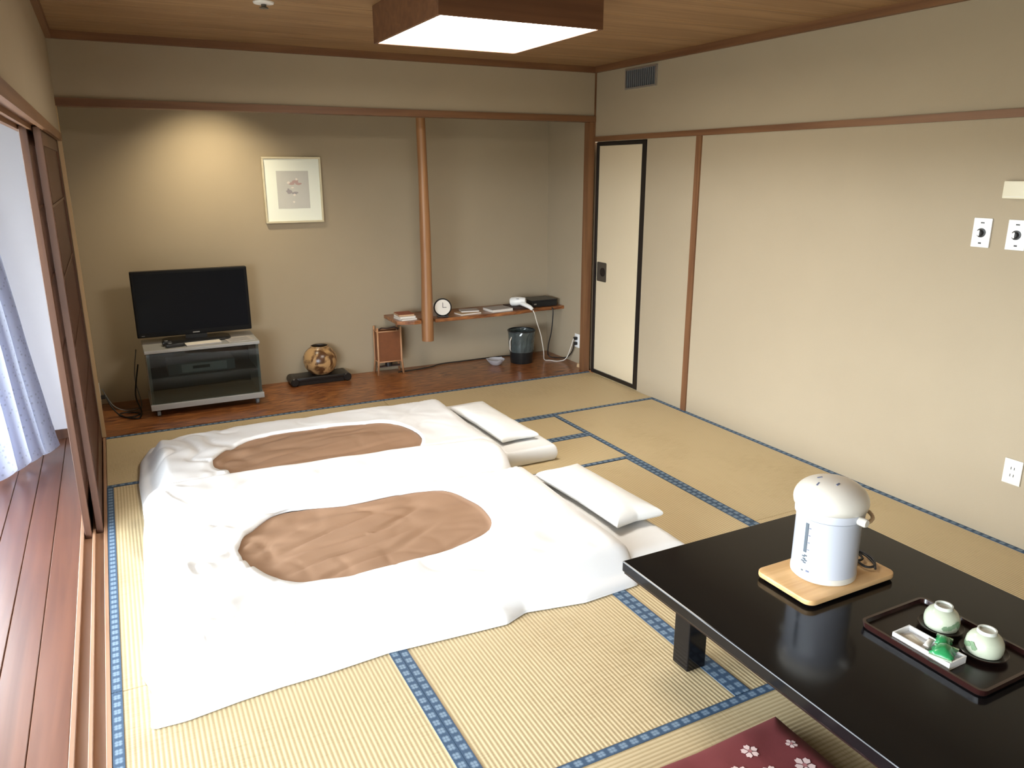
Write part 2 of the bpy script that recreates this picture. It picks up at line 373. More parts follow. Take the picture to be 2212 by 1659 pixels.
struct('added_sky_blocker', B(-3.8, -.75, YN-1, 1.2, 2.12, 2.3), 'white_wall', 'added unseen slab outside the veranda window that blocks high sky light', 'light blocker')  # added out-of-view slab, cuts steep sky light on the window-side floor
# window
wn = struct('window_1', B(-.73, -.67, -5.95, -.25, .04, .08), 'alu', 'aluminium veranda window with large panes', 'window')
obj('window_rail', B(-.73, -.67, -5.95, -.25, 1.98, 2.02), 'alu', wn)
for i in range(5):
    yy = -5.95+i*1.425
    obj('window_stile', B(-.725, -.675, yy-(.02 if i else 0), yy+(.02 if i < 4 else 0), .08, 1.98), 'alu', wn)
    if i < 4: obj('window_pane', B(-.703, -.699, yy+.02, yy+1.405, .08, 1.98), 'clear', wn)
struct('baseboard_veranda', B(-.64, -.076, .135, .15, -.006, .05), 'screen', 'dark skirting board under the white veranda wall', 'baseboard')
# trims
struct('trim_2', B(0, XR, -.03, 0, 2.288, ZC), 'trim_x', 'wooden cornice along the ceiling over the alcove', 'cornice')
struct('trim_3', B(XR-.03, XR, YN, -.03, 2.288, ZC), 'trim_y', 'wooden cornice along the ceiling over the right wall', 'cornice')
struct('trim_4', B(0, .028, YN, -.03, 2.288, ZC), 'trim_y', 'wooden cornice along the ceiling over the screens', 'cornice')
struct('trim_5', B(0, XR-.002, -.018, .09, 1.944, 1.986), 'trim_x', 'horizontal wooden rail across the top of the alcove', 'rail')
struct('trim_6', B(XR-.014, XR, YN, -.0185, 1.803, 1.837), 'trim_y', 'horizontal wooden rail along the right wall', 'rail')
struct('trim_7', B(3.495, XR-.001, -.004, .07, 0.004, 1.943), 'trim_z', 'wooden corner pillar between alcove and black-framed door', 'pillar')
struct('trim_8', B(XR-.012, XR, -1.229, -1.181, 0.003, 1.802), 'trim_z', 'narrow vertical wooden batten on the right wall', 'batten')
struct('trim_9', B(XR-.010, XR-.0005, -.012, -.0005, 1.838, 2.287), 'trim_z', 'thin dark corner bead above the alcove pillar', 'batten')
lt = struct('trim_10', B(-.114, .004, YN, -.001, 1.775, 1.80), 'trim_y', 'wooden lintel with sliding grooves over the screens', 'lintel')
for a, b in ((-.114, -.096), (-.062, -.050), (-.014, .004)):
    obj('lintel_ridge', B(a, b, YN, -.001, 1.757, 1.775), 'trim_y', lt)
struct('trim_11', B(-.017, .004, .003, .024, .005, 1.943), 'wood_pale', 'thin pale wooden jamb at the left end of the alcove', 'jamb')

# door: fusuma with black frame
d1 = thing('door_1', 'cream paper sliding door with black lacquered frame beside the alcove', 'door', (XR, 0, 0), kind='structure')
obj('door_panel', B(.016, .03, -.604, -.05, .03, 1.775), 'fusuma', d1)
obj('door_stile', B(.002, .035, -.6605, -.602, .004, 1.798, bev=.003), 'black', d1)
obj('door_stile', B(.002, .035, -.052, -.028, .004, 1.798, bev=.003), 'black', d1)
obj('door_rail', B(.003, .034, -.602, -.052, 1.770, 1.797, bev=.003), 'black', d1)
obj('door_rail', B(.003, .034, -.602, -.052, .004, .034, bev=.003), 'black', d1)
pu = obj('door_pull', prism(bm_new(), rrect(-.065, .065, -.075, .075, .012), -.004, .0), 'metal', d1)
pu.rotation_euler = (PI/2, 0, -PI/2); pu.location = (.0145, -.125, .828)
c = obj('pull_cup', lathe(bm_new(), [(.034, .0), (.034, .003), (.027, .003), (.022, .0015), (0, .001)]), 'black', pu); c.location = (0.015, 0, 0)

# sliding screens (two, stacked at the far end of the sill)
def screen(name, label, x0, x1, y0, y1, skip=()):
    s = thing(name, label, 'sliding screen', (0, 0, 0), kind='structure')
    zb, zt = -.0215, 1.770
    obj('stile', B(x0, x1, y0, y0+.036, zb, zt, bev=.002, seg=1), 'screen', s)
    obj('stile', B(x0, x1, y1-.036, y1, zb, zt, bev=.002, seg=1), 'screen', s)
    obj('rail', B(x0+.002, x1-.002, y0+.036, y1-.036, zt-.07, zt), 'screen_y', s)
    obj('rail', B(x0+.002, x1-.002, y0+.036, y1-.036, zb, zb+.16), 'screen_y', s)
    for z in (.50, .82, 1.14, 1.45): obj('crossbar', B(x0+.006, x1-.006, y0+.036, y1-.036, z-.006, z+.006), 'screen_y', s)
    xm = (x0+x1)/2; n = 44; me = None
    for i in range(n):
        if i in skip: continue
        yy = y0+.036+(y1-y0-.072)*(i+.5)/n
        o = obj('slat', me or B(-.004, .004, -.0105, .0105, zb+.16, zt-.07), 'screen', s, loc=(xm, yy, 0)); me = o.data
screen('door_2', 'outer brown slatted sliding screen nearest the veranda', -.093, -.065, -1.435, -.02, range(27, 40))
screen('door_3', 'inner brown slatted sliding screen nearest the tatami', -.047, -.019, -1.395, -.02, range(0, 8))

# ------------------------------------------------------------------ ceiling lamp
L = thing('ceiling_lamp', 'square wooden box lamp glowing white on the ceiling', 'lamp', (1.755, -1.815, 2.165))
hx, hy, H = .372, .40, .163
for a in (((-hx, hx, -hy, -hy+.014)), ((-hx, hx, hy-.014, hy)), ((-hx, -hx+.014, -hy+.014, hy-.014)), ((hx-.014, hx, -hy+.014, hy-.014))):
    obj('lamp_frame_board', B(*a, 0, H, bev=.001, seg=1), 'lampbox', L)
obj('lamp_diffuser', B(-hx+.0145, hx-.0145, -hy+.0145, hy-.0145, .004, .014), 'lampwhite', L)
sp = thing('sprinkler', 'small round sprinkler head in the cedar ceiling', 'sprinkler', (.925, -1.26, ZC))
obj('escutcheon', lathe(bm_new(), [(.047, 0), (.044, -.006), (.03, -.009), (.0, -.009)], seg=24, cap0=True), 'sprk', sp, True)
obj('nozzle', lathe(bm_new(), [(.012, -.0085), (.012, -.02), (.02, -.023), (.02, -.026), (0, -.026)], seg=16), 'metal', sp, True)
# alcove downlight (behind the wall band)
dl = thing('alcove_downlight', 'small warm downlight hidden above the alcove picture', 'lamp', (.86, .24, 2.199))
obj('housing', lathe(bm_new(), [(.055, 0), (.055, -.05), (.05, -.05), (.045, -.012), (0, -.012)], seg=24), 'white', dl, True)
obj('bulb', lathe(bm_new(), [(.012, -.013), (.03, -.025), (.032, -.035), (.02, -.045), (0, -.048)], seg=20), 'bulb', dl, True)
sd = bpy.data.lights.new('alcove_spot', 'SPOT'); sd.energy = SPOT*10; sd.color = (1, .86, .60); sd.spot_size = math.radians(108); sd.spot_blend = 1.0; sd.shadow_soft_size = .06
so = bpy.data.objects.new('alcove_spot', sd); COL.objects.link(so); so.location = (.86, .24, 2.14)
so.rotation_euler = (math.radians(27), 0, 0)

# vent on the right wall
v = thing('air_vent', 'grey slatted air vent high on the right wall', 'vent', (XR, -.565, 2.205))
fr = bm_new()
for a in ((-.178, .178, -.066, -.056), (-.178, .178, .056, .066), (-.178, -.166, -.056, .056), (.166, .178, -.056, .056)):
    box(fr, -.012, -.0005, a[0], a[1], a[2], a[3])
obj('vent_frame', fr, 'alu', v); obj('vent_back', B(-.003, -.0005, -.166, .166, -.056, .056), 'dgrey', v)
me = None
for i in range(14):
    o = obj('slat', me or B(-.0095, -.003, -.0035, .0035, -.056, .056), 'grey', v, loc=(0, -.153+i*.0235, 0)); me = o.data
# switches
def dimmer(y, label, mark):
    s = thing('dimmer_switch', label, 'switch', (XR, y, 1.333), group='dimmer plates on the right wall')
    pl_ = obj('plate', B(-.008, -.0005, -.040, .040, -.062, .062, bev=.002), 'white', s, True)
    k = lathe(bm_new(), [(.0195, 0), (.0195, .004), (.013, .005), (.013, .016), (.011, .018), (0, .018)], seg=24)
    kn = obj('knob', k, 'blackp', s, True); kn.rotation_euler = (0, -PI/2, 0); kn.location = (-.0082, 0, .0)
    obj('knob_cap', B(-.0275, -.0263, -.003, .003, -.012, .012), 'white', s)
    obj('knob_face', B(-.0270, -.0258, .002, .0128, -.009, .009), 'white', s)
    obj('printed_mark', B(-.0088, -.008, -.008, .008, .040, .045), 'dgrey', s)
    obj('printed_mark', B(-.0088, -.008, -.006+mark, .007+mark, -.047, -.041), 'dgrey', s)
dimmer(-3.083, 'white dimmer plate with black knob, farther from the cream wall box', .0)
dimmer(-3.232, 'white dimmer plate with black knob just below the cream wall box', -.004)
t = thing('wall_box', 'cream plastic control box on the right wall above the dimmers', 'control box', (XR, -3.225, 1.516))
obj('body', B(-.032, -.0005, -.066, .066, -.036, .036, bev=.005), 'cream', t, True)
obj('cover_seam', B(-.0335, -.0322, -.055, .055, -.029, -.026), 'ivory', t)
o_ = thing('wall_outlet', 'ivory double wall outlet low on the right wall', 'outlet', (XR, -3.385, .33))
obj('plate', B(-.007, -.0005, -.0385, .0385, -.056, .056, bev=.002), 'ivory', o_, True)
for z in (.016, -.016):
    for yy in (-.007, .007): obj('slot', B(-.0078, -.0068, yy-.0014, yy+.0014, z-.006, z+.006), 'dgrey', o_)

# ------------------------------------------------------------------ picture
p = thing('framed_picture', 'framed flower print with wide pale mount on alcove wall', 'picture', (1.423, YA-.001, 1.456))
fb = bm_new(); W_, H_ = .213, .236
for a in ((-W_, W_, -H_, -H_+.014), (-W_, W_, H_-.014, H_), (-W_, -W_+.014, -H_+.014, H_-.014), (W_-.014, W_, -H_+.014, H_-.014)):
    box(fb, a[0], a[1], -.028, -.002, a[2], a[3], bev=.002, seg=1)
obj('picture_frame', fb, 'picframe', p)
obj('mount', B(-W_+.014, W_-.014, -.016, -.004, -H_+.014, H_-.014), 'mount', p)
pr = obj('print', B(-.115, .117, -.0175, -.016, -.132, .137), 'print_', p)
def blob(cx, cz, a, b, n, y, seed):
    bm = bm_new(); rs = random.Random(seed); vs_ = []
    for k in range(n):
        t = 2*PI*k/n; r = .7+.5*rs.random(); vs_.append(bm.verts.new((cx+a*r*math.cos(t), y, cz+b*r*math.sin(t))))
    f = bm.faces.new(vs_); ex = bmesh.ops.extrude_face_region(bm, geom=[f])
    bmesh.ops.translate(bm, vec=(0, -.0006, 0), verts=[g for g in ex['geom'] if isinstance(g, bmesh.types.BMVert)])
    return bm
for i, (cx, cz, a, b, mm) in enumerate(((-.012, .047, .022, .011, 'petal'), (.018, .060, .026, .013, 'petal'), (.04, .045, .022, .010, 'petal'), (.028, .077, .009, .009, 'petal3'), (-.03, .055, .012, .010, 'petal3'),
                                         (-.03, -.012, .022, .014, 'petal2'), (.01, -.02, .025, .010, 'petal2'), (-.035, .006, .009, .008, 'petal2'), (.006, -.034, .010, .009, 'petal3'), (-.004, .018, .012, .005, 'petal3'), (0, -.085, .008, .008, 'petal3'))):
    obj('printed_blossom', blob(cx, cz, a, b, 11, -.0176-.0001*i, i), mm, pr)

# ------------------------------------------------------------------ TV, cabinet and what lies on it
cb = thing('tv_cabinet', 'low silver television cabinet with smoked glass door', 'cabinet', (.645, .28, .004))
obj('top_board', B(-.365, .365, 0, .40, .434, .456, bev=.003), 'silver', cb)
obj('side_panel', B(-.355, -.337, .012, .39, .088, .4335), 'silver', cb); obj('side_panel', B(.337, .355, .012, .39, .088, .4335), 'silver', cb)
obj('back_panel', B(-.337, .337, .376, .39, .088, .4335), 'cab_in', cb); obj('shelf', B(-.3365, .3365, .05, .375, .24, .255), 'cab_in', cb)
obj('base_board', B(-.365, .365, -.004, .40, .048, .0875, bev=.003), 'silver', cb)
gd = obj('glass_door', B(-.354, .354, .002, .008, .092, .430), 'cab_glass', cb)
me = None
for sx in (-.32, .32):
    for sy in (.035, .36):
        cs = obj('caster', lathe(bm_new(), [(.02, -.011), (.024, -.008), (.024, .008), (.02, .011)], seg=16), 'grey', cb, True)
        cs.rotation_euler = (0, PI/2, 0); cs.location = (sx, sy, .0245)
        obj('caster_fork', B(sx-.016, sx+.016, sy-.012, sy+.012, .040, .048), 'alu', cb)
vp = thing('video_player', 'silver video player behind the cabinet glass', 'player', (.63, .36, .2592))
obj('case', B(-.215, .215, 0, .24, .004, .078, bev=.003), 'grey', vp)
obj('front_panel', B(-.13, .16, -.004, 0, .014, .070), 'vfront', vp); obj('display', B(-.06, .05, -.0055, -.004, .036, .056), 'dgrey', vp)
obj('foot', B(-.19, -.16, .02, .05, 0, .004), 'blackp', vp); obj('foot', B(.16, .19, .02, .05, 0, .004), 'blackp', vp)
tv = thing('television', 'black flat-screen television on the silver cabinet', 'television', (.629, .53, .4602))
obj('bezel', B(-.371, .371, -.028, .03, .045, .49, bev=.006), 'tvblack', tv)
obj('screen', B(-.352, .352, -.0292, -.0275, .078, .472), 'screenglass', tv)
obj('logo_plate', B(-.022, .022, -.0295, -.0275, .055, .062), 'silver', tv); obj('power_light', B(-.345, -.325, -.0295, -.0275, .056, .060), 'grey', tv)
obj('neck', B(-.07, .07, -.012, .02, .012, .05), 'blackp', tv)
obj('foot', prism(bm_new(), rrect(-.22, .22, -.11, .10, .06), 0, .014, .004), 'blackp', tv, True)
st = thing('remote_control', 'black remote control standing left of the papers on the cabinet', 'remote', (.475, .345, .4602), rz=.15)
obj('body', B(-.06, .06, -.025, .025, 0, .026, bev=.008), 'blackp', st, True)
obj('button', lathe(bm_new(), [(.014, .0255), (.013, .029), (0, .030)], c=(-.03, 0, 0), seg=14), 'grey', st, True)
ca = thing('cable_box', 'small black box beside the remote on the cabinet', 'box', (.425, .40, .4602), rz=.1)
obj('body', B(-.025, .035, -.018, .02, 0, .032, bev=.007), 'blackp', ca, True); obj('dial', lathe(bm_new(), [(.012, .0315), (.011, .036), (0, .0365)], seg=14), 'grey', ca, True)
nt1 = thing('booklet', 'pale grey booklet lying in front of the television', 'booklet', (.655, .365, .4602), rz=.08)
obj('pages', B(-.115, .11, -.048, .042, 0, .008, bev=.001, seg=1), 'paper3', nt1); obj('cover', B(-.116, .111, -.049, .043, .0081, .0095), 'paper', nt1)
nt2 = thing('channel_card', 'printed card lying at the right end of the cabinet top', 'card', (.895, .39, .4602), rz=.12)
obj('card', B(-.09, .085, -.07, .09, 0, .003), 'paper3', nt2)
for i in range(4): obj('printed_line', B(-.07, .06, -.05+i*.03, -.042+i*.03, .003, .0034), 'grey', nt2)

# cables at the left of the cabinet
def cable(name, label, pts, r, m, cat='cable', seg=6, parent=None):
    P_ = []
    if parent: pts = [parent.matrix_basis.inverted() @ Vector(q) for q in pts]
    pts = [Vector(q) for q in pts]
    for i in range(len(pts)-1):
        p0, p1, p2, p3 = pts[max(i-1, 0)], pts[i], pts[i+1], pts[min(i+2, len(pts)-1)]
        for k in range(8):
            t = k/8; P_.append(.5*((2*p1)+(-p0+p2)*t+(2*p0-5*p1+4*p2-p3)*t*t+(-p0+3*p1-3*p2+p3)*t**3))
    P_.append(pts[-1])
    o = obj(name, tube(bm_new(), P_, r, seg), m, parent, smooth='all')
    if parent: o['label'] = label; return o
    return tag(o, label, cat)
cable('television_cable', 'black cable coiled on the floor left of the cabinet', [(.02, .50, .13), (.05, .46, .06), (.10, .40, .012), (.17, .36, .010), (.21, .42, .010), (.15, .48, .010), (.09, .44, .018), (.13, .36, .010), (.20, .31, .010), (.22, .45, .02), (.20, .6, .10), (.24, .64, .3)], .005, 'cord')
cable('antenna_cable', 'thin dark cable looping down the wall left of the cabinet', [(.0, .62, .16), (.05, .58, .05), (.12, .54, .011), (.20, .54, .011), (.23, .60, .03), (.21, .66, .2), (.24, .67, .4)], .0035, 'grey')
wo = thing('alcove_outlet', 'small white outlet low on the alcove side wall beside the screens', 'outlet', (-.0175, .50, .17))
obj('plate', B(.0005, .008, -.035, .035, -.055, .055, bev=.002), 'white', wo, True); obj('plug', B(.008, .035, -.013, .013, -.05, -.024, bev=.003), 'blackp', wo, True)

# ------------------------------------------------------------------ vase on stand, lantern
vb = thing('vase_stand', 'low black lacquered display stand with scrolled ends', 'stand', (1.497, .70, .0045))
obj('slab', B(-.205, .205, -.085, .085, .034, .064, bev=.008), 'ebony', vb, True)
for sx in (-1, 1):
    e = obj('scroll_end', lathe(bm_new(), [(.026, -.09), (.032, -.084), (.032, .084), (.026, .09)], seg=20), 'ebony', vb, True)
    e.rotation_euler = (PI/2, 0, 0); e.location = (sx*.203, 0, .0325)
obj('apron', B(-.18, .18, -.072, -.058, .0, .035, bev=.003), 'ebony', vb)
obj('apron', B(-.18, .18, .058, .072, .0, .035, bev=.003), 'ebony', vb)
vz = thing('round_vase', 'round golden brown glazed vase on the black stand', 'vase', (1.515, .70, .0692))
prof = [(.06, 0), (.07, .003), (.098, .024), (.12, .058), (.131, .098), (.127, .138), (.11, .172), (.086, .197), (.067, .208), (.065, .214), (.069, .219), (.063, .221)]
obj('body', lathe(bm_new(), prof, seg=40, cap1=False), 'vase', vz, 'all')
obj('inside', lathe(bm_new(), [(.063, .221), (.059, .214), (.061, .205), (.075, .18), (.05, .12), (0, .11)], seg=40, cap0=False), 'vase_dark', vz, 'all')

ln = thing('paper_lantern', 'bamboo-framed floor lantern with amber brown panels', 'lantern', (2.068, .705, .0045), rz=-.05)
lw, ld = .095, .055
for sx in (-1, 1):
    for sy in (-1, 1):
        obj('leg', tube(bm_new(), [(sx*(lw+.010), sy*(ld+.008), 0), (sx*lw, sy*ld, .12), (sx*lw, sy*ld, .385)], [.009, .008, .008], 10), 'bamboo', ln, 'all')
for z in (.105, .352):
    for sy in (-1, 1): obj('crossbar', tube(bm_new(), [(-lw, sy*ld, z), (lw, sy*ld, z)], .006, 8), 'bamboo', ln, 'all')
    for sx in (-1, 1): obj('crossbar', tube(bm_new(), [(sx*lw, -ld, z), (sx*lw, ld, z)], .006, 8), 'bamboo', ln, 'all')
for sy in (-1, 1): obj('panel', B(-lw+.008, lw-.008, sy*ld-.002, sy*ld+.002, .111, .346), 'amber', ln)
for sx in (-1, 1): obj('panel', B(sx*lw-.002, sx*lw+.002, -ld+.008, ld-.008, .111, .346), 'amber', ln)
obj('handle', tube(bm_new(), [(-lw, 0, .356), (-lw*.5, 0, .372), (0, 0, .366), (lw*.6, 0, .374), (lw, 0, .356)], .005, 8), 'brown', ln, 'all')
obj('bulb_holder', lathe(bm_new(), [(.03, .06), (.03, .1), (.015, .11), (0, .11)], seg=16), 'blackp', ln, True)
obj('base_bar', B(-lw, lw, -.008, .008, .05, .062), 'brown', ln)

# ------------------------------------------------------------------ hanging post, shelf and its things
hp = bm_new(); pts = []; rad = []
for i in range(25):
    z = .294+(2.199-.294)*i/24; t = i/24
    pts.append((2.318+.006*math.sin(4*t)-.006*t, .45+.004*math.sin(5*t+1), z)); rad.append(.047-.014*min(1, t*1.15)+.0012*math.sin(17*t))
tag(obj('hanging_post', tube(hp, pts, rad, 20), 'post', smooth=True), 'peeled log post hanging in front of the alcove shelf', 'post')
SZ = .466
shp = bm_new()
prism(shp, [(2.075, .47), (2.20, .425), (2.258, .425), (2.258, .506), (2.378, .506), (2.378, .43), (3.10, .44), (3.34, .49), (3.599, .50), (3.599, .7995), (2.075, .7995)], .438, SZ, .003)
tag(obj('alcove_shelf', shp, 'alcove'), 'dark reddish wall shelf across the right half of the alcove', 'shelf')
def flat(name, label, cat, x, y, rz, L_, W_, H_, m1, m2, z=SZ+.0006, group=None):
    t = thing(name, label, cat, (x, y, z), rz, group)
    obj('pages', B(-L_/2+.002, L_/2-.002, -W_/2+.002, W_/2-.002, .0012, H_-.0015), m2, t)
    obj('cover', B(-L_/2, L_/2, -W_/2, W_/2, H_-.0015, H_), m1, t); obj('cover', B(-L_/2, L_/2, -W_/2, W_/2, 0, .0012), m1, t)
    return t
flat('booklet', 'bottom white booklet of the stack left of the log post', 'booklet', 2.168, .545, .1, .13, .16, .014, 'paper3', 'paper')
flat('booklet', 'middle white booklet of the stack left of the log post', 'booklet', 2.166, .55, .02, .13, .15, .016, 'paper', 'paper', SZ+.0152)
flat('booklet', 'red booklet on top of the stack left of the log post', 'booklet', 2.164, .56, -.05, .125, .15, .014, 'red', 'paper2', SZ+.0318)
ck = thing('desk_clock', 'round black-rimmed clock with white face on the shelf', 'clock', (2.462, .485, SZ+.0006), rz=-.25)
rim = lathe(bm_new(), [(.060, -.02), (.070, -.016), (.072, .012), (.066, .016), (.062, .012)], seg=36); rm = obj('rim', rim, 'blackp', ck, True)
rm.rotation_euler = (PI/2, 0, 0); rm.location = (0, 0, .079)
fc = obj('dial', lathe(bm_new(), [(.062, .0), (.062, .0125), (0, .0125)], seg=36), 'paper', ck, True); fc.rotation_euler = (PI/2, 0, 0); fc.location = (0, 0, .079)
obj('hand', B(-.002, .002, -.0145, -.013, .079, .118), 'blackp', ck); obj('hand', B(-.001, .030, -.0145, -.013, .077, .081), 'blackp', ck)
obj('foot', B(-.045, .045, -.022, .022, 0, .010, bev=.003), 'blackp', ck)
cd = thing('standing_card', 'white folded card standing between log post and clock', 'card', (2.395, .56, SZ+.0006), rz=-.4)
obj('front_leaf', B(-.04, .04, -.002, .0, 0, .105), 'paper', cd); bk = obj('back_leaf', B(-.04, .04, 0, .002, 0, .105), 'paper', cd); bk.rotation_euler = (-.32, 0, 0); bk.location = (0, .002, .0)
flat('booklet', 'tan booklet on the shelf just right of the clock', 'booklet', 2.70, .53, .12, .19, .12, .012, 'paper2', 'paper')
flat('booklet', 'grey brochure lying on the tan booklet', 'booklet', 2.73, .57, -.2, .15, .11, .010, 'paper3', 'paper', SZ+.0132)
flat('booklet', 'thick grey guest folder with white pages left of the black box', 'booklet', 2.985, .55, .1, .20, .16, .022, 'paper3', 'paper')
flat('dark_folder', 'dark brown folder under the hair dryer on the shelf', 'folder', 3.185, .60, .05, .16, .19, .020, 'brown', 'brown')
bb = thing('black_box', 'black lidded box at the right end of the alcove shelf', 'box', (3.425, .63, SZ+.0006))
obj('case', B(-.125, .12, -.10, .10, 0, .045, bev=.004), 'blackp', bb); obj('lid', B(-.128, .123, -.103, .103, .0455, .058, bev=.004), 'blackp', bb); obj('clasp', B(-.11, -.085, -.106, -.103, .02, .032), 'alu', bb)
hd = thing('hair_dryer', 'white hair dryer lying over the shelf edge beside the black box', 'hair dryer', (3.17, .56, SZ+.02))
bar = obj('barrel', lathe(bm_new(), [(.0, -.06), (.026, -.058), (.036, -.045), (.038, -.01), (.034, .03), (.027, .07), (.025, .075), (.021, .072), (.021, .05), (0, .05)], seg=24), 'white', hd, True)
bar.rotation_euler = (PI/2-.1, .0, .9); bar.location = (0, 0, .041)
hn = obj('handle', tube(bm_new(), [(.01, -.01, .035), (.035, -.07, .022), (.06, -.125, .004), (.07, -.148, -.012)], [.021, .019, .017, .014], 14), 'white', hd, 'all')
obj('intake_grille', lathe(bm_new(), [(.012, 0), (.012, .002), (0, .002)], c=(-.012, -.030, .066), seg=16), 'grey', hd)
cable('cord', 'white cord hanging from the hair dryer handle to the floor', [(3.241, .409, .466), (3.250, .396, .44), (3.275, .395, .36), (3.315, .40, .25), (3.36, .43, .10), (3.385, .46, .018), (3.43, .44, .010), (3.48, .38, .010), (3.525, .32, .05), (3.562, .275, .219)], .0045, 'cordw', parent=hd)
cable('cord', 'black cord dropping from the shelf end to the floor', [(3.47, .49, .46), (3.475, .475, .42), (3.475, .50, .25), (3.47, .54, .12), (3.485, .56, .02), (3.535, .50, .010), (3.572, .40, .03), (3.578, .32, .10), (3.566, .275, .178)], .005, 'cord', parent=bb)
cable('cord', 'dark cord running along the foot of the alcove wall to the lantern', [(2.13, .66, .010), (2.25, .67, .010), (2.42, .70, .010), (2.55, .76, .010), (2.75, .765, .010), (2.95, .77, .010), (3.15, .77, .010), (3.35, .70, .010)], .0045, 'cord', parent=ln)
ol = thing('alcove_wall_outlet', 'white outlet with two black plugs near the bin', 'outlet', (XA2, .27, .20))
obj('plate', B(-.008, -.0005, -.036, .036, -.058, .058, bev=.002), 'white', ol, True)
for z in (.022, -.022): obj('plug', B(-.036, -.008, -.014, .014, z-.012, z+.012, bev=.003), 'blackp', ol, True)
bn = thing('waste_bin', 'dark round waste bin lined with a shiny plastic bag', 'bin', (3.195, .525, .0045))
obj('body', lathe(bm_new(), [(.092, 0), (.095, .004), (.103, .14), (.1035, .142)], seg=32, cap1=True), 'binb', bn, True)
lb = bm_new(); n = 48; rings = []
for j, (r, z) in enumerate([(.1045, .10), (.107, .13), (.109, .17), (.112, .21), (.1145, .25), (.117, .272), (.114, .276), (.108, .262), (.10, .16), (.05, .146)]):
    rings.append([lb.verts.new(((r+(.004*fbm(k*.9, j*1.1, 3) if 0 < j < 8 else 0))*math.cos(2*PI*k/n), (r+(.004*fbm(k*.9, j*1.1, 3) if 0 < j < 8 else 0))*math.sin(2*PI*k/n), z)) for k in range(n)])
for a, b in zip(rings, rings[1:]):
    for k in range(n): lb.faces.new((a[k], a[(k+1)%n], b[(k+1)%n], b[k]))
lb.faces.new(rings[-1]); obj('bag_liner', lb, 'liner', bn)
obj('rim', tube(bm_new(), [(.115*math.cos(2*PI*k/32), .115*math.sin(2*PI*k/32), .278) for k in range(33)], .006, 8), 'binb', bn, 'all')
obj('handle', tube(bm_new(), [(-.11, -.03, .235), (-.128, -.035, .20), (-.124, -.03, .13), (-.108, -.02, .11)], .005, 8), 'cordw', bn, 'all')
at = thing('ashtray', 'pale grey ceramic bowl standing left of the waste bin', 'ashtray', (2.96, .545, .0045))
obj('bowl', lathe(bm_new(), [(.04, 0), (.045, .004), (.068, .030), (.078, .045), (.074, .047), (.062, .030), (.04, .012), (0, .010)], seg=32, cap0=True), 'ash', at, True)
for k in range(3):
    a = 2*PI*k/3+.5; obj('cigarette_rest', B(-.01, .01, -.005, .005, .0, .006, bev=.002), 'ash', at, True, loc=(.074*math.cos(a), .074*math.sin(a), .0455))
db = thing('door_stop', 'small pale wooden block at the foot of the corner pillar', 'block', (3.553, .15, .0045), rz=.5)
obj('block', B(-.035, .035, -.014, .014, 0, .022, bev=.003), 'wood_pale', db); obj('wedge', prism(bm_new(), [(-.03, -.012), (.02, -.012), (.02, .012), (-.03, .012)], .022, .030), 'wood_pale', db)

# ------------------------------------------------------------------ curtain
cu = thing('curtain', 'pale blue-white curtain gathered at the far end of veranda', 'curtain', (-.5, -.15, 0))
bm = bm_new(); nu, nv = 160, 30; grid = []
for j in range(nv+1):
    t = j/nv; z = .03+1.93*t; row = []
    for i in range(nu+1):
        s = i/nu
        xh = -.265-.33*s+.0*s; yh = -.13-.62*s
        xt = -.46-.135*s; yt = -.13-.62*s
        k = t**.9
        amp = .060*(1-.45*t)
        ph = s*2*PI*5.3+.5
        x = xh*(1-k)+xt*k+amp*math.sin(ph)*.55+.01*fbm(s*6, t*1.5)
        yy = yh*(1-k)+yt*k+amp*math.cos(ph)*.9*sstep(s, 0, .08)
        row.append(bm.verts.new((max(x, -.63)+.5, yy+.15, z+(.012*math.sin(ph*1.0) if j == 0 else 0))))
    grid.append(row)
for j in range(nv):
    for i in range(nu): bm.faces.new((grid[j][i], grid[j][i+1], grid[j+1][i+1], grid[j+1][i]))
obj('cloth', bm, 'curtain', cu, 'all')
obj('curtain_rail', B(-.04, .02, -5.7, .25, 1.962, 1.985), 'white', cu)

# ------------------------------------------------------------------ bedding
def smooth_closed(pts, n):
    P_ = [Vector((*p, 0)) for p in pts]; m_ = len(P_); out = []
    for i in range(m_):
        p0, p1, p2, p3 = P_[i-1], P_[i], P_[(i+1) % m_], P_[(i+2) % m_]
        for k in range(12):
            t = k/12; out.append(.5*((2*p1)+(-p0+p2)*t+(2*p0-5*p1+4*p2-p3)*t*t+(-p0+3*p1-3*p2+p3)*t**3))
    return [(v.x, v.y) for v in out]
def ray_poly(c, a, poly):
    dx, dy = math.cos(a), math.sin(a); best = None
    for i in range(len(poly)):
        x1, y1 = poly[i][0]-c[0], poly[i][1]-c[1]; x2, y2 = poly[(i+1) % len(poly)][0]-c[0], poly[(i+1) % len(poly)][1]-c[1]
        ex, ey = x2-x1, y2-y1; den = dx*ey-dy*ex
        if abs(den) < 1e-9: continue
        t = (x1*ey-y1*ex)/den; u = (x1*dy-y1*dx)/den
        if t > 0 and -1e-6 <= u <= 1+1e-6 and (best is None or t < best): best = t
    return (c[0]+dx*best, c[1]+dy*best), best
def dist_poly(p, poly):
    d = 9
    for i in range(len(poly)):
        ax, ay = poly[i]; bx_, by_ = poly[(i+1) % len(poly)]
        ex, ey = bx_-ax, by_-ay; t = max(0, min(1, ((p[0]-ax)*ex+(p[1]-ay)*ey)/(ex*ex+ey*ey)))
        d = min(d, math.hypot(p[0]-ax-t*ex, p[1]-ay-t*ey))
    return d
def rect_in(x, y, x0, x1, y0, y1, bl):
    return sstep(x, x0-bl, x0)*(1-sstep(x, x1, x1+bl))*sstep(y, y0-bl, y0)*(1-sstep(y, y1, y1+bl))
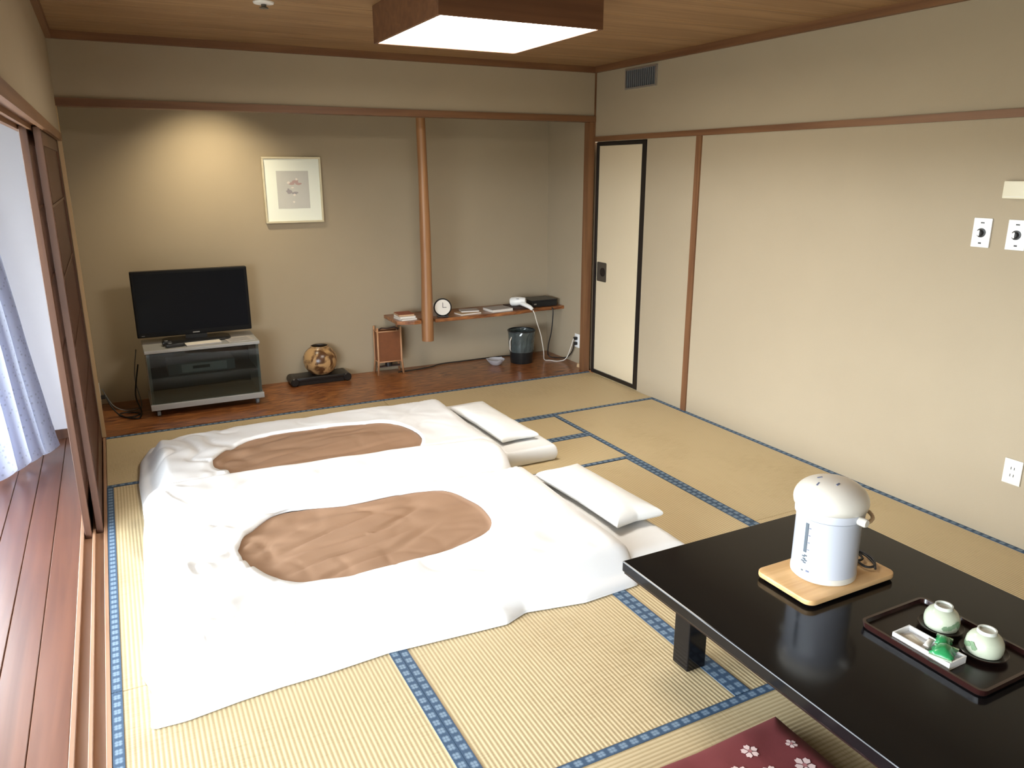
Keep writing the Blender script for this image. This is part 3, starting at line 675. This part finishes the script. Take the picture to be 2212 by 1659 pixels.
FM = (.28, 2.292, -1.62, -.63)      # far mattress
NM = (.26, 2.19, -2.885, -1.905)      # near mattress
MT = .088
def S_far(x, y): return .006+(MT+.014)*rect_in(x, y, FM[0]+.02, FM[1]-.02, FM[2]+.02, FM[3]-.02, .10)
def S_near(x, y):
    mt_ = (MT+.006)*rect_in(x, y, NM[0]+.02, NM[1]-.02, NM[2]+.03, NM[3]-.02, .07)
    ov = .132*sstep(y, -1.86, -1.66)*sstep(x, .03, .28)*(1-sstep(x, 1.86, 2.02)*.15)
    return .006+max(mt_, ov)+.25*min(mt_, ov)*0
def puff(d, t=.05, r=.075):
    q = min(1, d/r); return t*math.sqrt(max(0, 1-(1-q)**2))
def wr(x, y, sd):
    return .010*fbm(x*2.6, y*3.6, sd, 2)+.003*fbm(x*8, y*5, sd+4, 2)
far_out = [(.15, -.95), (.17, -.62), (.22, -.44), (.62, -.47), (1.0, -.50), (1.35, -.53), (1.62, -.52), (1.80, -.47), (1.93, -.48), (1.98, -.62), (1.965, -1.0), (1.95, -1.3), (1.97, -1.62), (1.93, -1.80), (1.3, -1.80), (.7, -1.80), (.25, -1.80), (.17, -1.60), (.155, -1.3)]
near_out = [(.155, -1.42), (.18, -1.40), (.62, -1.405), (1.1, -1.435), (1.55, -1.475), (1.88, -1.50), (1.92, -1.62), (1.925, -2.0), (1.905, -2.5), (1.90, -2.80), (1.885, -2.955), (1.62, -2.97), (1.385, -2.925), (1.29, -2.962), (.85, -2.93), (.62, -2.945), (.49, -2.945), (.36, -2.955), (.20, -2.975), (.103, -2.968), (.115, -2.78), (.09, -2.68), (.103, -2.5), (.125, -2.1), (.135, -1.8), (.155, -1.6)]
near_oval = [(.474, -2.20), (.56, -2.03), (.72, -1.925), (.99, -1.965), (1.22, -1.975), (1.43, -2.03), (1.50, -2.22), (1.485, -2.42), (1.40, -2.53), (1.19, -2.605), (.96, -2.625), (.78, -2.62), (.62, -2.56), (.51, -2.42)]
far_oval = [(.50, -1.20), (.60, -1.0), (.80, -.875), (1.15, -.86), (1.48, -.94), (1.585, -1.10), (1.58, -1.34), (1.44, -1.52), (1.1, -1.58), (.78, -1.54), (.57, -1.38)]
def duvet(name, label, outl, oval, S, sd, clampf=None):
    root = thing(name, label, 'duvet', (1.0, sum(p[1] for p in outl)/len(outl), .0))
    ox, oy = root.location.x, root.location.y
    ov = smooth_closed(oval, 0); c = (sum(p[0] for p in ov)/len(ov), sum(p[1] for p in ov)/len(ov))
    def H(x, y):
        h = S(x, y)+puff(dist_poly((x, y), outl))+wr(x, y, sd)*sstep(dist_poly((x, y), outl), 0, .06)
        dov = abs(math.hypot((x-c[0])/.52, (y-c[1])/.34)-1)
        # gathered folds running out from the foot end of the opening
        a = math.atan2(y-c[1], x-c[0]); e = math.exp(-((dov-.15)/.28)**2)
        h += .003*e*math.sin(a*19+2*fbm(x*4, y*4, sd))*sstep(c[0]-x, .15, .5)
        cw_ = sstep(c[0]-.28-x, 0, .3)*sstep(dist_poly((x, y), outl), .02, .12)+.18*sstep(dist_poly((x, y), outl), .05, .2)
        q_ = fbm(x*4.0+y*1.5, y*3.2-x*1.5, sd+21, 2)
        h += cw_*(.012*fbm(x*5, y*4, sd+30, 2)-.013*math.exp(-(q_/.10)**2))
        if clampf: h = min(h, clampf(x, y))
        return max(h, .012)
    n = 420; rings = 44
    bm = bm_new(); R = []
    for j in range(-1, rings+1):
        s = max(0, j)/rings
        s = s if s < .0 else (s**.9)
        ring = []
        for k in range(n):
            a = 2*PI*k/n
            pi, ri = ray_poly(c, a, ov); pq, rq = ray_poly(c, a, outl)
            # ease sampling toward the outer edge so the rounded edge is resolved
            q = 1-(1-s)**1.7
            x = pi[0]+(pq[0]-pi[0])*q; y = pi[1]+(pq[1]-pi[1])*q
            if j == -1:
                x += math.cos(a)*.006; y += math.sin(a)*.006; z = H(pi[0], pi[1])-.012
            else: z = H(x, y)+(.004*(1-s*6) if s < 1/6 else 0)
            ring.append(bm.verts.new((x-ox, y-oy, z)))
        R.append(ring)
    sk = []
    for v_ in R[-1]:
        x, y = v_.co.x+ox, v_.co.y+oy; z = max(.003, S(x, y)-.004)
        if clampf: z = max(.003, min(z, clampf(x, y)-.01))
        sk.append(bm.verts.new((v_.co.x, v_.co.y, min(z, v_.co.z-.002))))
    R.append(sk)
    for a_, b_ in zip(R, R[1:]):
        for k in range(n): bm.faces.new((a_[k], a_[(k+1) % n], b_[(k+1) % n], b_[k]))
    obj('duvet_cover', bm, 'sheet', root, 'all')
    bm = bm_new(); n2 = 140; R = [[bm.verts.new((c[0]-ox, c[1]-oy, H(*c)-.010))]]
    for j in range(1, 37):
        s = j/36*1.06; ring = []
        for k in range(n2):
            a = 2*PI*k/n2; pi, ri = ray_poly(c, a, ov)
            x = c[0]+(pi[0]-c[0])*s; y = c[1]+(pi[1]-c[1])*s
            fold = .009*fbm(x*1.5+y*1.0, y*7-x*1.6, sd+9, 2)-.008*math.exp(-(fbm(x*1.3, y*5-x*1.2, sd+2, 2)/.09)**2)-wr(x, y, sd)*.6
            endf = sstep(abs(x-c[0]), .25, .5)
            fold += .005*endf*math.sin(math.atan2(y-c[1], (x-c[0])*.6)*26+sd)*(.4+.6*fbm(x*3, y*3, sd))
            z = H(x, y)-.011+fold*(1-sstep(s, .78, .98)*.8)
            if s > .97: z = min(z, H(x, y)-.013)
            ring.append(bm.verts.new((x-ox, y-oy, z)))
        R.append(ring)
    for k in range(n2): bm.faces.new((R[0][0], R[1][k], R[1][(k+1) % n2]))
    for a_, b_ in zip(R[1:], R[2:]):
        for k in range(n2): bm.faces.new((a_[k], a_[(k+1) % n2], b_[(k+1) % n2], b_[k]))
    tag(obj('blanket', bm, 'blanket', root, 'all'), 'brown blanket showing through the oval opening')
    return root
def cl_far(x, y):
    e = [(0, -1.42), (.18, -1.40), (.62, -1.405), (1.1, -1.435), (1.55, -1.475), (1.88, -1.50), (2.2, -1.62)]
    for (xa, ya), (xb, yb) in zip(e, e[1:]):
        if x <= xb: ye = ya+(yb-ya)*(x-xa)/(xb-xa); break
    else: ye = -1.62
    return 9 if y > ye+.06 else S_near(x, y)-.020+.06*sstep(y, ye+.012, ye+.06)
duvet('duvet', 'white duvet with brown oval nearer the alcove', far_out, far_oval, S_far, 3, cl_far)
duvet('duvet', 'white duvet with brown oval nearer the black table', near_out, near_oval, S_near, 11)
def slab_soft(name, label, cat, x0, x1, y0, y1, z0, t, m, rz=0, r=.05, plump=0, sd=0, amp=.004, part='cover', ztop=None):
    cx, cy = (x0+x1)/2, (y0+y1)/2; root = thing(name, label, cat, (cx, cy, z0), rz)
    a, b = (x1-x0)/2, (y1-y0)/2; nx, ny = 60, 60; bm = bm_new()
    def prof(u): return 1-abs(u)
    G = []
    for j in range(ny+1):
        row = []
        for i in range(nx+1):
            u = -1+2*i/nx; v = -1+2*j/ny
            u2 = math.sin(u*PI/2); v2 = math.sin(v*PI/2)
            x, y = a*u2, b*v2
            pin = plump*.03*(1-(abs(v2)))*abs(u2)**6; x -= math.copysign(pin, u2)
            pin = plump*.03*(1-(abs(u2)))*abs(v2)**6; y -= math.copysign(pin, v2)
            d = min(a-abs(a*u2), b-abs(b*v2))
            q = min(1, d/r); e = math.sqrt(max(0, 1-(1-q)**2))
            mid = plump*t*.35*math.cos(u2*PI/2)*math.cos(v2*PI/2)
            row.append((x, y, e, mid, amp*fbm((x+cx)*6, (y+cy)*6, sd)))
        G.append(row)
    top = [[bm.verts.new((x, y, t*.5+(t*.5)*e+(mid+nz)*e-plump*t*.35*.6*0)) for x, y, e, mid, nz in row] for row in G]
    bot = [[bm.verts.new((x, y, t*.5-(t*.5)*e)) for x, y, e, mid, nz in row] for row in G]
    for j in range(ny):
        for i in range(nx):
            bm.faces.new((top[j][i], top[j][i+1], top[j+1][i+1], top[j+1][i])); bm.faces.new((bot[j][i], bot[j+1][i], bot[j+1][i+1], bot[j][i+1]))
    bmesh.ops.remove_doubles(bm, verts=bm.verts, dist=1e-5)
    o = obj(part, bm, m, root, 'all'); return root, o
slab_soft('futon_mattress', 'white futon mattress laid nearer the alcove', 'futon', *FM, .002, MT+.004, 'sheet2', r=.018, sd=1, amp=.003)
slab_soft('futon_mattress', 'white futon mattress laid nearer the black table', 'futon', *NM, .002, MT-.002, 'sheet2', r=.055, sd=5, amp=.006)
r_, o_p = slab_soft('pillow', 'thin white pillow at the head of the futon nearer the alcove', 'pillow', 1.985, 2.225, -1.50, -.80, MT+.013, .05, 'pillow', rz=.03, r=.06, plump=.5, sd=2)
r_, o_p = slab_soft('pillow', 'white pillow at the head of the futon nearer the black table', 'pillow', 1.935, 2.19, -2.69, -2.03, MT+.005, .075, 'pillow', rz=.05, r=.09, plump=.7, sd=8)

# ------------------------------------------------------------------ low table and its things
TZ = .33
tb = thing('low_table', 'black lacquered low table on square legs', 'table', (2.05, -4.0, 0))
x0, x1, y0, y1 = -.475, .475, -.75, .745
obj('table_top', B(x0, x1, y0, y1, TZ-.038, TZ, bev=.004), 'lacquer', tb)
obj('edge_band', B(x0+.006, x1-.006, y0+.006, y1-.006, TZ-.046, TZ-.0385), 'lacquer2', tb)
lg = []
for sx in (-1, 1):
    for sy in (-1, 1):
        cx = sx*.325; cy = (.555 if sy > 0 else -.60)
        obj('leg', B(cx-.038, cx+.038, cy-.038, cy+.038, .0025, TZ-.0465, bev=.004), 'lacquer', tb)
obj('apron', B(-.36, .36, .535, .557, TZ-.085, TZ-.047), 'lacquer', tb); obj('apron', B(-.36, .36, -.612, -.59, TZ-.085, TZ-.047), 'lacquer', tb)
bd = thing('wooden_board', 'light wooden board with rounded corners under the kettle', 'board', (2.088, -3.652, TZ+.0006))
obj('board', prism(bm_new(), rrect(-.195, .195, -.112, .115, .03), .008, .026, .004), 'wood_light', bd, True)
obj('underside_rim', prism(bm_new(), rrect(-.18, .18, -.10, .10, .025), 0, .008), 'lacquer2', bd)
KZ = TZ+.0272
k = thing('hot_water_pot', 'white domed hot water dispenser standing on the wooden board', 'kettle', (2.075, -3.648, KZ), rz=math.radians(0))
rb = .099
obj('base_ring', lathe(bm_new(), [(rb-.004, 0), (rb, .004), (rb+.001, .018), (rb, .022)], seg=48), 'kettle_top', k, True)
obj('body', lathe(bm_new(), [(rb-.001, .022), (rb-.001, .03), (rb-.002, .20), (rb, .205)], seg=48), 'kettle', k, True)
obj('collar', lathe(bm_new(), [(rb-.002, .205), (rb+.004, .208), (rb+.005, .228), (rb+.003, .232)], seg=48), 'kettle', k, True)
dome = [(rb+.003, .232), (rb+.010, .236), (rb+.0125, .25)]
for i in range(13):
    a = PI/2*i/12; dome.append(((rb+.0125)*math.cos(a)**.85 if i < 12 else 0, .252+.068*math.sin(a)))
obj('lid', lathe(bm_new(), dome, seg=48), 'kettle_top', k, 'all')
def onbody(ang, z0, z1, wd, m, name, r=rb-.0008, th=.0016):
    bm = bm_new(); n = 4
    vin = []; vo = []
    for i in range(n+1):
        a = ang+(i/n-.5)*wd/r
        vin.append([bm.verts.new(((r-.001)*math.cos(a), (r-.001)*math.sin(a), z)) for z in (z0, z1)]); vo.append([bm.verts.new(((r+th)*math.cos(a), (r+th)*math.sin(a), z)) for z in (z0, z1)])
    for i in range(n):
        bm.faces.new((vo[i][0], vo[i+1][0], vo[i+1][1], vo[i][1])); bm.faces.new((vin[i][0], vin[i][1], vin[i+1][1], vin[i+1][0]))
        bm.faces.new((vin[i][0], vin[i+1][0], vo[i+1][0], vo[i][0])); bm.faces.new((vin[i][1], vo[i][1], vo[i+1][1], vin[i+1][1]))
    bm.faces.new((vin[0][0], vo[0][0], vo[0][1], vin[0][1])); bm.faces.new((vin[-1][0], vin[-1][1], vo[-1][1], vo[-1][0]))
    obj(name, bm, m, k)
camdir = math.atan2(-5.166+3.648, .175-2.075)
ga = camdir-.62
onbody(ga, .095, .192, .010, 'gauge', 'water_gauge')
for i in range(4): onbody(ga+.11, .105+i*.024, .1065+i*.024, .006, 'inkblue', 'gauge_mark')
for i, (da, z) in enumerate(((-.03, .078), (.04, .082), (.0, .070), (.06, .066), (-.05, .062), (.03, .058))): onbody(ga+da, z, z+.004, .009, 'gauge', 'printed_mark')
onbody(ga-.03, .030, .034, .006, 'gauge', 'printed_mark'); onbody(ga+.16, .032, .037, .010, 'inkblue', 'printed_mark')
for i, (dx, dy, rr_) in enumerate(((-.06, .005, .3), (-.025, .03, -.4), (-.02, -.035, .2))):
    z = .252+.068*math.sqrt(max(0, 1-(math.hypot(dx, dy)/(rb+.0125))**2))
    o = obj('printed_mark', B(-.008, .008, -.0025, .0025, -.0005, .0015), 'inkblue', k, loc=(dx, dy, z+.0015)); o.rotation_euler = (dy*-5, dx*5, rr_)
ha = camdir+.98
for s, a in (('handle_pivot', ha), ('handle_pivot', ha+PI)):
    o = obj(s, lathe(bm_new(), [(.013, -.012), (.014, .012), (.011, .018), (0, .018)], seg=16), 'kettle_top', k, True)
    o.rotation_euler = (0, PI/2, a); o.location = ((rb+.012)*math.cos(a), (rb+.012)*math.sin(a), .218)
hb = [((rb+.024)*math.cos(ha+PI*i/20)*1.0, (rb+.024)*math.sin(ha+PI*i/20), .218-.012*math.sin(PI*i/20)) for i in range(21)]
obj('carry_handle', tube(bm_new(), hb, .006, 8), 'wood_pale', k, 'all')
cable('power_cord', 'black power cord bundled on the board beside the pot', [(2.195, -3.62, KZ+.012), (2.235, -3.58, KZ+.008), (2.27, -3.60, KZ+.008), (2.245, -3.66, KZ+.010), (2.205, -3.66, KZ+.014), (2.225, -3.60, KZ+.018), (2.265, -3.63, KZ+.016), (2.24, -3.71, KZ+.012), (2.205, -3.70, KZ+.010), (2.215, -3.64, KZ+.022), (2.255, -3.59, KZ+.022), (2.262, -3.68, KZ+.018), (2.225, -3.725, KZ+.008)], .0042, 'cord', parent=k)

ty = thing('serving_tray', 'dark lacquered serving tray with raised rim on the table', 'tray', (2.095, -4.068, TZ+.0006))
obj('tray_base', prism(bm_new(), rrect(-.133, .133, -.177, .177, .02), 0, .008), 'lacquer2', ty)
o1 = rrect(-.136, .136, -.180, .180, .022); i1 = rrect(-.128, .128, -.172, .172, .016)
rm = bm_new(); n = len(o1)
vv = [[rm.verts.new((x, y, z)) for x, y in q] for q, z in ((o1, .004), ([(a*1.02, b*1.015) for a, b in o1], .020), ([(a*1.02, b*1.015) for a, b in i1], .020), (i1, .0082))]
for a, b in zip(vv, vv[1:]):
    for i in range(n): rm.faces.new((a[i], a[(i+1) % n], b[(i+1) % n], b[i]))
obj('tray_rim', rm, 'lacquer3', ty)
PZ = TZ+.0096
def cup(x, y, label, label2, rz):
    s = thing('saucer', label2, 'saucer', (x, y, PZ), group=None)
    obj('plate', lathe(bm_new(), [(.035, 0), (.037, .004), (.052, .008), (.060, .013), (.058, .0145), (.045, .010), (0, .009)], seg=32), 'lacquer2', s, True)
    c_ = thing('tea_cup', label, 'cup', (x, y, PZ+.0105), rz)
    obj('bowl', lathe(bm_new(), [(.040, .0), (.0425, .0), (.046, .012), (.0465, .024), (.044, .036), (.037, .048), (.028, .055), (.024, .057)], seg=36, cap1=True), 'cup', c_, True)
    obj('foot_ring', lathe(bm_new(), [(.0245, .056), (.0235, .066), (.0195, .066), (.0185, .0605), (0, .0600)], seg=28), 'cupfoot', c_, True)
    for i, (a, z) in enumerate(((.0, .018), (.22, .024), (-.25, .016), (.45, .030), (.6, .022))):
        bm = bm_new(); q = .0475 if z < .03 else .0468
        vs_ = [bm.verts.new((q*math.cos(a+da), q*math.sin(a+da), z+dz)) for da, dz in ((-.19, 0), (-.07, -.007), (.11, -.005), (.19, .002), (.06, .009), (-.09, .007))]
        f = bm.faces.new(vs_); ex = bmesh.ops.extrude_face_region(bm, geom=[f]); bmesh.ops.scale(bm, vec=(.985, .985, 1), verts=[g for g in ex['geom'] if isinstance(g, bmesh.types.BMVert)])
        obj('leaf_print', bm, 'leafp', c_)
cup(2.138, -4.012, 'upturned pale green tea cup farther back on the tray', 'dark saucer under the tea cup farther back', camdir+.35)
cup(2.128, -4.142, 'upturned pale green tea cup nearer the table edge', 'dark saucer under the tea cup nearer the table edge', camdir-1.3)
ds = thing('snack_dish', 'white rectangular porcelain dish on the tray', 'dish', (2.012, -4.062, PZ), rz=.02)
db_ = bm_new(); a_, b_ = .036, .083
box(db_, -a_, a_, -b_, b_, 0, .005)
for q in ((-a_, -a_+.004, -b_, b_), (a_-.004, a_, -b_, b_), (-a_+.004, a_-.004, -b_, -b_+.004), (-a_+.004, a_-.004, b_-.004, b_)): box(db_, q[0], q[1], q[2], q[3], .005, .021)
obj('dish_body', db_, 'dish', ds); obj('divider', B(-a_+.004, a_-.004, -.006, -.003, .005, .017), 'dish', ds)
def packet(name, label, x, y, z, rz, tilt, L_, W_, H_, m1, m2):
    t = thing(name, label, 'packet', (x, y, z), rz); t.rotation_euler = (tilt, .0, rz)
    bm = bm_new(); n = 12; R = []
    for i in range(n+1):
        u = -1+2*i/n; h = H_*(max(0, 1-abs(u)**3))+.0008
        R.append([bm.verts.new((L_/2*u, -W_/2*(1+.06*math.sin(9*u)), .001)), bm.verts.new((L_/2*u, -W_/4, h*.8+.001)), bm.verts.new((L_/2*u, 0, h+.0015)), bm.verts.new((L_/2*u, W_/4, h*.75+.001)), bm.verts.new((L_/2*u, W_/2*(1+.06*math.cos(8*u)), .001))])
    for a, b in zip(R, R[1:]):
        for j in range(4): bm.faces.new((a[j], a[j+1], b[j+1], b[j]))
        bm.faces.new((a[0], b[0], b[4], a[4]))
    bm.faces.new(R[0]); bm.faces.new(R[-1])
    obj('wrapper', bm, m1, t, 'all')
    obj('crimped_end', B(L_/2-.001, L_/2+.007, -W_/2, W_/2, 0, .0014), m2, t); obj('crimped_end', B(-L_/2-.007, -L_/2+.001, -W_/2, W_/2, 0, .0014), m2, t)
packet('tea_packet', 'green wrapped tea packet lying in the near half of the dish', 2.014, -4.104, PZ+.0205, .35, 0, .064, .056, .018, 'green', 'green2')
packet('tea_packet', 'green wrapped tea packet leaning on the dish edge beside the cup', 2.052, -4.078, PZ+.0230, .5, .12, .05, .04, .012, 'green', 'green2')
packet('sweet_packet', 'cream wrapped sweet in the far half of the white dish', 2.010, -4.022, PZ+.006, 1.3, 0, .055, .036, .008, 'sweet', 'paper')
packet('sugar_stick', 'small printed white packet in the middle of the dish', 2.018, -4.058, PZ+.0175, .3, 0, .045, .016, .004, 'paper', 'paper3')
# floor cushion
cw, cd_ = .305, .31
zc, co = slab_soft('floor_cushion', 'maroon floor cushion printed with pink blossoms beside the table', 'cushion', 1.135, 1.755, -4.42, -3.80, .0026, .055, 'cushion', r=.07, plump=.35, sd=4, amp=.003)
def top_z(x, y):
    d = min(.31-abs(x), .31-abs(y)); q = min(1, d/.07); e = math.sqrt(max(0, 1-(1-q)**2))
    return .0275+.0275*e+(.35*.055*.35*math.cos(x/.31*PI/2)*math.cos(y/.31*PI/2)+.003*fbm((x+1.445)*6, (y-4.11)*6, 4))*e
def flower(x, y, r, a0):
    bm = bm_new()
    for k5 in range(5):
        a = a0+2*PI*k5/5; pts_ = []
        for u, wv in ((.22, -.10), (.6, -.36), (.95, -.20), (.86, 0), (.95, .20), (.6, .36), (.22, .10)):
            px = x+r*(u*math.cos(a)-wv*math.sin(a)); py = y+r*(u*math.sin(a)+wv*math.cos(a))
            pts_.append(bm.verts.new((px, py, top_z(px, py)+.0016)))
        bm.faces.new(pts_)
    o = obj('blossom_print', bm, 'blossom', co)
    bm = bm_new(); bm.faces.new([bm.verts.new((x+.24*r*math.cos(q), y+.24*r*math.sin(q), top_z(x, y)+.0024)) for q in [2*PI*i/8 for i in range(8)]]); obj('blossom_centre', bm, 'blossom2', o)
for (fx, fy, fr_, fa) in ((.115, .215, .026, .1), (.11, .13, .026, .8), (.035, .165, .030, .4), (.055, .125, .030, 1.1), (-.02, .19, .022, .2), (-.05, .12, .030, .6), (.21, .11, .030, .5), (.225, .05, .032, .9), (.24, .185, .018, .3), (.265, .02, .022, .1), (.14, .02, .026, .0), (-.15, .2, .026, .4), (-.2, .05, .03, .1), (-.1, .0, .026, .7), (.03, .0, .026, .2)):
    flower(fx, fy, fr_, fa)

# alike things share a group
GR = {'duvet': 'duvets on the two futons', 'futon_mattress': 'futon mattresses laid side by side', 'pillow': 'pillows at the heads of the futons', 'tea_cup': 'upturned tea cups on the tray', 'saucer': 'saucers on the tray', 'tea_packet': 'wrapped tea packets in the dish', 'booklet': 'booklets and brochures in the alcove'}
for o in list(COL.objects):
    b = o.name.split('.')[0]
    if o.parent is None and b in GR: o['group'] = GR[b]
